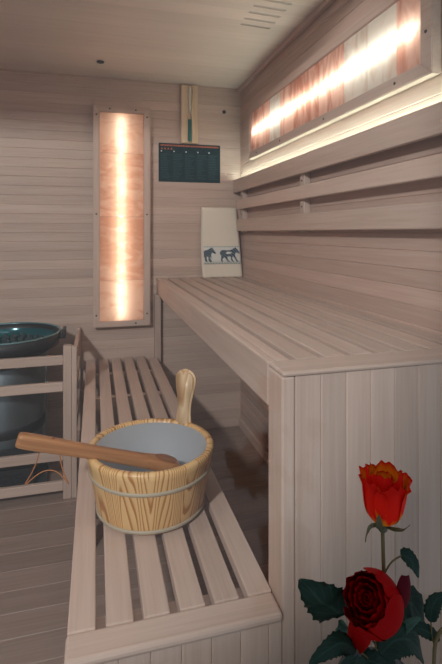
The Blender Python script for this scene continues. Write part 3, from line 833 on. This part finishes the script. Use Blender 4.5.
gd = thing('heater_guard', 'pale wood rail guard standing in front of the sauna heater', 'guard', (-0.115, 2.13, 0.0))
obj('post', box(-0.135, -0.1005, 2.11, 2.145, 0.0, 0.66, 0.003), 'slat_z', gd)
obj('post', box(-0.100, -0.078, 2.11, 2.15, 0.0, 0.655, 0.003), 'slat_z', gd)
obj('post', box(-0.100, -0.078, YB - 0.042, YB - 0.002, 0.0, 0.632, 0.003), 'slat_z', gd)
obj('post', box(-0.90, -0.866, 2.11, 2.145, 0.0, 0.66, 0.003), 'slat_z', gd)
for z0, z1 in ((0.578, 0.618), (0.463, 0.503), (0.165, 0.205), (0.035, 0.075)):
    obj('rail', box(-0.8655, -0.1355, 2.116, 2.136, z0, z1, 0.003), 'slat_x', gd)
for z0, z1 in ((0.585, 0.625), (0.445, 0.485), (0.26, 0.30), (0.045, 0.085)):
    obj('side_rail', box(-0.098, -0.080, 2.1505, YB - 0.0425, z0, z1, 0.003), 'slat_y', gd)

# ------------------------------------------------------------------ roses in front of the glass
def petal(par, mat, org, axis, th, span, prof, r_scale=1.0, ruffle=0.0, ph=0.0, curl=0.0, point=0.0, lean=0.0, nu=12, roll=0.0, name='petal', label=None):
    """a curved sheet on a surface of revolution: prof = [(radius, height)], th its bearing, span its half angle"""
    axis = Vector(axis).normalized()
    ex = axis.cross(Vector((0.13, 0.97, 0.2))).normalized(); ey = axis.cross(ex)
    n = 16
    def P_(t):
        f = t * (len(prof) - 1); i = min(int(f), len(prof) - 2); k = f - i
        p0 = prof[max(i - 1, 0)]; p1 = prof[i]; p2 = prof[i + 1]; p3 = prof[min(i + 2, len(prof) - 1)]
        return [0.5 * ((2 * b) + (-a + c) * k + (2 * a - 5 * b + 4 * c - d) * k * k + (-a + 3 * b - 3 * c + d) * k ** 3) for a, b, c, d in zip(p0, p1, p2, p3)]
    bm = bmesh.new(); uvl = bm.loops.layers.uv.new('UVMap'); g = []; uvs = {}
    for j in range(n + 1):
        t = j / n; r, z = P_(t); row = []
        wsp = span * (0.35 + 0.65 * min(1.0, math.sin(min(t, 0.62) / 0.62 * PI / 2)))
        if t > 0.72: wsp *= math.sqrt(max(0.0, 1 - ((t - 0.72) / 0.36) ** 2))
        for i in range(nu + 1):
            s = -1 + 2 * i / nu
            a = th + s * wsp
            rr_ = r * r_scale * (1 + curl * abs(s) ** 3 * t ** 2) + ruffle * t ** 4 * math.sin(s * 7 + ph)
            zz = z - point * abs(s) ** 2.2 * t ** 2 + ruffle * 0.8 * t ** 4 * math.cos(s * 9 + ph * 1.7)
            rr_ += roll * max(0, t - 0.75) ** 2 * 16
            zz -= roll * max(0, t - 0.88) ** 2 * 30
            v = bm.verts.new(Vector(org) + axis * zz + (ex * math.cos(a) + ey * math.sin(a)) * rr_)
            uvs[v] = (i / nu, t); row.append(v)
        g.append(row)
    for j in range(n):
        for i in range(nu):
            f = bm.faces.new((g[j][i], g[j][i + 1], g[j + 1][i + 1], g[j + 1][i]))
            for l in f.loops: l[uvl].uv = uvs[l.vert]
    # keep the outer side as the front face
    me = bpy.data.meshes.new(name)
    bm.normal_update()
    f = g[n // 2][nu // 2].link_faces[0]
    outv = (g[n // 2][nu // 2].co - Vector(org)); outv -= axis * outv.dot(axis)
    if f.normal.dot(outv) < 0: bmesh.ops.reverse_faces(bm, faces=bm.faces[:])
    bm.transform(world_of(par).inverted())
    bm.to_mesh(me); bm.free()
    o = link(bpy.data.objects.new(name, me)); o.parent = par; me.materials.append(M[mat])
    for p in me.polygons: p.use_smooth = True
    if label: o['label'] = label
    return o

def leaf(par, pts, width, side, mat='leaf', fold=0.25, serr=True, label=None, name='leaf', n=28):
    """a blade along a smooth centre line, folded at the midrib, with a toothed edge"""
    C_ = smooth_pts([Vector(p) for p in pts], max(3, n // (len(pts) - 1)))
    side = Vector(side).normalized(); m = len(C_) - 1
    bm = bmesh.new(); uvl = bm.loops.layers.uv.new('UVMap'); g = []; uvs = {}
    cols = (-1, -0.66, -0.33, 0, 0.33, 0.66, 1)
    for i, p in enumerate(C_):
        t = i / m
        d = (C_[min(i + 1, m)] - C_[max(i - 1, 0)]).normalized()
        s_ = (side - d * side.dot(d)).normalized(); nrm = d.cross(s_).normalized()
        wv = width * (math.sin(PI * t ** 0.72) ** 0.8 if 0 < t < 1 else 0.0) + 0.0006
        row = []
        for c in cols:
            k = wv * (1 + (0.14 if (serr and i % 3 == 0) else 0) * (abs(c) == 1))
            q = p + s_ * c * k + nrm * (fold * abs(c) * wv + 0.06 * width * math.sin(t * 17 + c * 2))
            v = bm.verts.new(q); uvs[v] = ((c + 1) / 2, t); row.append(v)
        g.append(row)
    for i in range(m):
        for k in range(6):
            f = bm.faces.new((g[i][k], g[i][k + 1], g[i + 1][k + 1], g[i + 1][k]))
            for l in f.loops: l[uvl].uv = uvs[l.vert]
    bm.transform(world_of(par).inverted())
    me = bpy.data.meshes.new(name); bm.to_mesh(me); bm.free()
    o = link(bpy.data.objects.new(name, me)); o.parent = par; me.materials.append(M[mat])
    for p in me.polygons: p.use_smooth = True
    md = o.modifiers.new('thickness', 'SOLIDIFY'); md.thickness = 0.0005; md.offset = 0
    if label: o['label'] = label
    return o

a151 = math.radians(15.1)
CR = Vector((math.cos(a151), -math.sin(a151), 0)); CF = Vector((math.sin(a151), math.cos(a151), 0)); UP = Vector((0, 0, 1))
VX, VY = 0.40, 0.60       # vase axis
def stem(par, pts, r=0.0026, name='stem'):
    bm = bmesh.new(); add_tube(bm, smooth_pts([Vector(p) for p in pts], 5), r, 10); return obj(name, bm, 'stem', par, True)

# orange rose
OB = Vector((0.3815, 0.5600, 0.7515))     # base of the bloom
orr = thing('rose', 'red and orange rose in side view, standing highest of the roses', 'rose', (VX - 0.012, VY - 0.012, 0.02), 'roses in the vase')
oax = UP + CR * 0.03 - CF * 0.02
body = [(0.003, 0.0), (0.016, 0.004), (0.0250, 0.018), (0.0285, 0.036), (0.0300, 0.052), (0.0325, 0.066)]
inn = [(0.003, 0.002), (0.013, 0.008), (0.020, 0.022), (0.023, 0.040), (0.0225, 0.058), (0.022, 0.074)]
core = [(0.002, 0.004), (0.008, 0.010), (0.013, 0.026), (0.014, 0.044), (0.012, 0.058), (0.010, 0.066)]
for k in range(3): petal(orr, 'petal_orange', OB, oax, 0.4 + k * 2.1, 1.2, core, ruffle=0.001, ph=k)
for k in range(4): petal(orr, 'petal_orange', OB, oax, 0.9 + k * PI / 2, 1.05, inn, r_scale=1.0 + 0.03 * (k % 2), ruffle=0.0022, ph=k * 2.1, point=0.004)
for k in range(5): petal(orr, 'petal_orange', OB, oax, 0.35 + k * 2 * PI / 5, 0.92, body, r_scale=0.94 + 0.03 * (k % 3), ruffle=0.0028, ph=k * 1.3 + 0.5, point=0.006, curl=0.05, roll=0.0012)
for k in range(5):
    a = 0.8 + k * 2 * PI / 5
    d = CR * math.cos(a) - CF * math.sin(a)
    L_ = [0.026, 0.022, 0.03, 0.022, 0.03][k]
    if k in (0, 2, 4): pts = [OB + d * 0.004 - UP * 0.004, OB + d * 0.018 - UP * 0.001, OB + d * 0.029 + UP * 0.003, OB + d * 0.038 + UP * 0.013]
    else: pts = [OB + d * 0.004 - UP * 0.004, OB + d * 0.0195 + UP * 0.002, OB + d * 0.0275 + UP * 0.014, OB + d * 0.031 + UP * 0.026]
    if k == 2: pts = [OB + d * 0.004 - UP * 0.004, OB + d * 0.015 - UP * 0.006, OB + d * 0.021 - UP * 0.016, OB + d * 0.023 - UP * 0.030]
    leaf(orr, pts, 0.0045, d.cross(UP), 'sepal', 0.15, False, name='sepal', n=12)
bm = bmesh.new(); add_lathe(bm, [(0.003, -0.014), (0.0065, -0.010), (0.0075, -0.003), (0.005, 0.002)], 20, cap0=True, cap1=True)
bm.transform(Matrix.Translation(OB)); obj('rose_hip', bm, 'sepal', orr, True)
stem(orr, [OB - UP * 0.012, OB - UP * 0.05 + CR * 0.001, OB - UP * 0.10 + CF * 0.006 + CR * 0.004, OB - UP * 0.17 + CF * 0.025 + CR * 0.008, (VX - 0.004, VY, 0.45), (VX - 0.012, VY - 0.012, 0.03)])
q = OB - UP * 0.071 + CR * 0.0025
bm = bmesh.new(); add_tube(bm, smooth_pts([q, q + CR * 0.010 + UP * 0.016, q + CR * 0.024 + UP * 0.025], 5), 0.0012, 8); obj('leaf_stalk', bm, 'stem', orr, True)
leaf(orr, [q + CR * 0.022 + UP * 0.0245, q + CR * 0.031 + UP * 0.023, q + CR * 0.041 + UP * 0.012, q + CR * 0.047 - UP * 0.006], 0.0095, CR * 0.6 + UP * 0.35 + CF * 0.5, 'leaf', 0.2)

def bearing(axis, d):
    axis = Vector(axis).normalized(); ex = axis.cross(Vector((0.13, 0.97, 0.2))).normalized(); ey = axis.cross(ex)
    return math.atan2(Vector(d).dot(ey), Vector(d).dot(ex))
def cpt(u, v, zc):
    l = (u - 221) / 465 * zc
    return CR * l + CF * zc + UP * (1.15 - (v - 232.5) / 465 * zc)

# red rose, opened towards the viewer
RB = cpt(382, 606, 0.635)
rd = thing('rose', 'deep red fully open rose facing the viewer', 'rose', (VX + 0.006, VY - 0.014, 0.02), 'roses in the vase')
rax = (-CR * 0.62 - CF * 0.50 + UP * 0.62)
L0 = [(0.0005, 0.030), (0.004, 0.034), (0.0055, 0.043), (0.004, 0.050)]
L1 = [(0.002, 0.014), (0.007, 0.022), (0.0090, 0.036), (0.0080, 0.053)]
L2 = [(0.002, 0.006), (0.013, 0.014), (0.0160, 0.032), (0.0140, 0.055)]
L3 = [(0.002, 0.002), (0.019, 0.006), (0.0260, 0.024), (0.0205, 0.056)]
L4 = [(0.002, 0.0), (0.022, 0.000), (0.0345, 0.016), (0.0270, 0.054)]
for prof, nn, sp_, th0, rf, ro in ((L0, 2, 1.5, 0.3, 0.0003, 0), (L1, 3, 1.25, 0.9, 0.0008, 0.0005), (L2, 3, 1.25, 0.1, 0.001, 0.0012), (L3, 3, 1.35, 0.7, 0.0014, 0.0012), (L4, 4, 1.05, 0.5, 0.002, 0.0016)):
    for k in range(nn):
        petal(rd, 'petal_red', RB, rax, th0 + k * 2 * PI / nn, sp_, prof, r_scale=1 + 0.04 * (k % 2), ruffle=rf, ph=k * 1.9 + nn, roll=ro, point=0.002, curl=-0.03)
big = [(0.002, -0.002), (0.022, -0.002), (0.0365, 0.014), (0.0385, 0.034), (0.0300, 0.055)]
petal(rd, 'petal_red', RB, rax, bearing(rax, CR * 0.45 - CF * 0.75 - UP * 0.25), 1.0, big, ruffle=0.0012, point=0.003, roll=0.001)
petal(rd, 'petal_red', RB, rax, bearing(rax, CR * 0.8 + CF * 0.3 + UP * 0.6), 0.95, big, ruffle=0.0015, point=0.003, r_scale=0.97)
petal(rd, 'petal_red', RB, rax, bearing(rax, -CR * 0.4 - CF * 0.2 - UP * 0.85), 0.8, big, ruffle=0.0015, r_scale=1.03, roll=0.002)
# a drooping petal at the lower left and a dark purplish one at the right
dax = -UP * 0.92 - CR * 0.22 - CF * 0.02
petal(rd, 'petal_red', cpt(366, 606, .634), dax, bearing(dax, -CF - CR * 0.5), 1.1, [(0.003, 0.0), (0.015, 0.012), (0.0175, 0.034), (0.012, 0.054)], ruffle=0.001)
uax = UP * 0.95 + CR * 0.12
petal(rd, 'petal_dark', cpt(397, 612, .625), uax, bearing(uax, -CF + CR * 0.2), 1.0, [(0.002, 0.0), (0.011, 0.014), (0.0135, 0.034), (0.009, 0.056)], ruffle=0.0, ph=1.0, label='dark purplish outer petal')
stem(rd, [RB - Vector(rax).normalized() * -0.002, RB + CF * 0.012 - UP * 0.03, RB + CF * 0.022 - UP * 0.09, (VX + 0.004, VY - 0.002, 0.44), (VX + 0.006, VY - 0.014, 0.03)], 0.003)
LV = [  # centre line of each blade, half width, side direction, material
    ([cpt(349, 610, .655), cpt(337, 611, .645), cpt(320, 600, .635), cpt(300, 579, .63)], 0.031, UP * 0.9 + CR * 0.55 - CF * 0.2, 'leaf'),
    ([cpt(356, 650, .62), cpt(342, 643, .61), cpt(328, 650, .60), cpt(309, 664, .59)], 0.0115, UP + CF * 0.8, 'leaf'),
    ([cpt(362, 630, .66), cpt(350, 628, .655), cpt(344, 640, .65), cpt(352, 660, .64)], 0.013, CR + UP * 0.4, 'leaf_pale'),
    ([cpt(388, 612, .68), cpt(402, 604, .685), cpt(414, 606, .69), cpt(424, 632, .69)], 0.022, CF * 0.5 + UP * 0.9 + CR * 0.3, 'leaf'),
    ([cpt(380, 655, .62), cpt(396, 640, .625), cpt(412, 642, .63), cpt(424, 664, .635)], 0.017, UP + CF * 0.6, 'leaf'),
    ([cpt(362, 660, .63), cpt(374, 662, .625), cpt(388, 668, .62), cpt(398, 684, .615)], 0.016, UP + CR * 0.6, 'leaf'),
    ([cpt(396, 632, .64), cpt(404, 628, .635), cpt(412, 622, .63), cpt(421, 618, .625)], 0.0055, UP * 0.9 + CF * 0.4, 'leaf_pale'),
    ([cpt(340, 664, .60), cpt(350, 668, .60), cpt(360, 672, .60), cpt(372, 690, .60)], 0.02, UP + CR * 0.3, 'leaf'),
]
for pts, wd, sd_, mt in LV:
    leaf(rd, pts, wd, sd_, mt, 0.22, True, label='pale grey-green leaf' if mt == 'leaf_pale' else None)
bm = bmesh.new(); add_tube(bm, smooth_pts([cpt(347, 606, .655), cpt(360, 622, .66), cpt(378, 650, .655), cpt(392, 690, .645)], 5), 0.0013, 8); obj('leaf_stalk', bm, 'stem', rd, True)
bm = bmesh.new(); add_tube(bm, smooth_pts([cpt(356, 650, .62), cpt(370, 660, .63), cpt(390, 690, .64)], 5), 0.0012, 8); obj('leaf_stalk', bm, 'stem', rd, True)
bm = bmesh.new(); add_tube(bm, smooth_pts([cpt(380, 620, .66), cpt(384, 650, .655), cpt(392, 700, .65)], 5), 0.0012, 8); obj('leaf_stalk', bm, 'stem', rd, True)

# a third rose, mostly beyond the right edge
TB = cpt(453, 574, .66)
tr_ = thing('rose', 'dark red rose at the right edge, mostly out of view', 'rose', (VX + 0.02, VY + 0.004, 0.02), 'roses in the vase')
tax = UP + CR * 0.2
for prof, nn, sp_ in ((core, 3, 1.2), (inn, 4, 1.05), (body, 5, 0.9)):
    for k in range(nn): petal(tr_, 'petal_dark', TB, tax, 0.5 + k * 2 * PI / nn, sp_, [(r * 0.62, z * 0.62) for r, z in prof], ruffle=0.0015, ph=k)
stem(tr_, [TB - UP * 0.002, TB - UP * 0.06, cpt(436, 640, .655), cpt(428, 700, .65), (VX + 0.012, VY + 0.002, 0.45), (VX + 0.02, VY + 0.004, 0.03)])
leaf(tr_, [cpt(431, 622, .66), cpt(432, 608, .66), cpt(438, 598, .66), cpt(452, 596, .66)], 0.0095, UP - CR * 0.5 + CF * 0.3, 'leaf', 0.2)
leaf(tr_, [cpt(440, 640, .66), cpt(428, 632, .66), cpt(416, 628, .66), cpt(406, 634, .66)], 0.008, UP + CF * 0.4, 'leaf', 0.2)
bm = bmesh.new(); add_tube(bm, smooth_pts([cpt(431, 622, .66), cpt(432, 636, .66), cpt(436, 652, .655)], 4), 0.0011, 8); obj('leaf_stalk', bm, 'stem', tr_, True)

# the tall floor vase that holds them, below the frame
bm = bmesh.new()
vp = [(0.07, 0.0006), (0.085, 0.01), (0.095, 0.12), (0.085, 0.28), (0.055, 0.40), (0.05, 0.45), (0.058, 0.49), (0.053, 0.49), (0.045, 0.45), (0.05, 0.40), (0.08, 0.28), (0.09, 0.12), (0.08, 0.016)]
add_lathe(bm, vp, 48, (VX, VY), cap0=True, cap1=True)
tag(recentre(obj('vase', bm, 'ceramic', None, True), (VX, VY, 0.0)), 'tall dark floor vase holding the roses in front of the glass', 'vase')
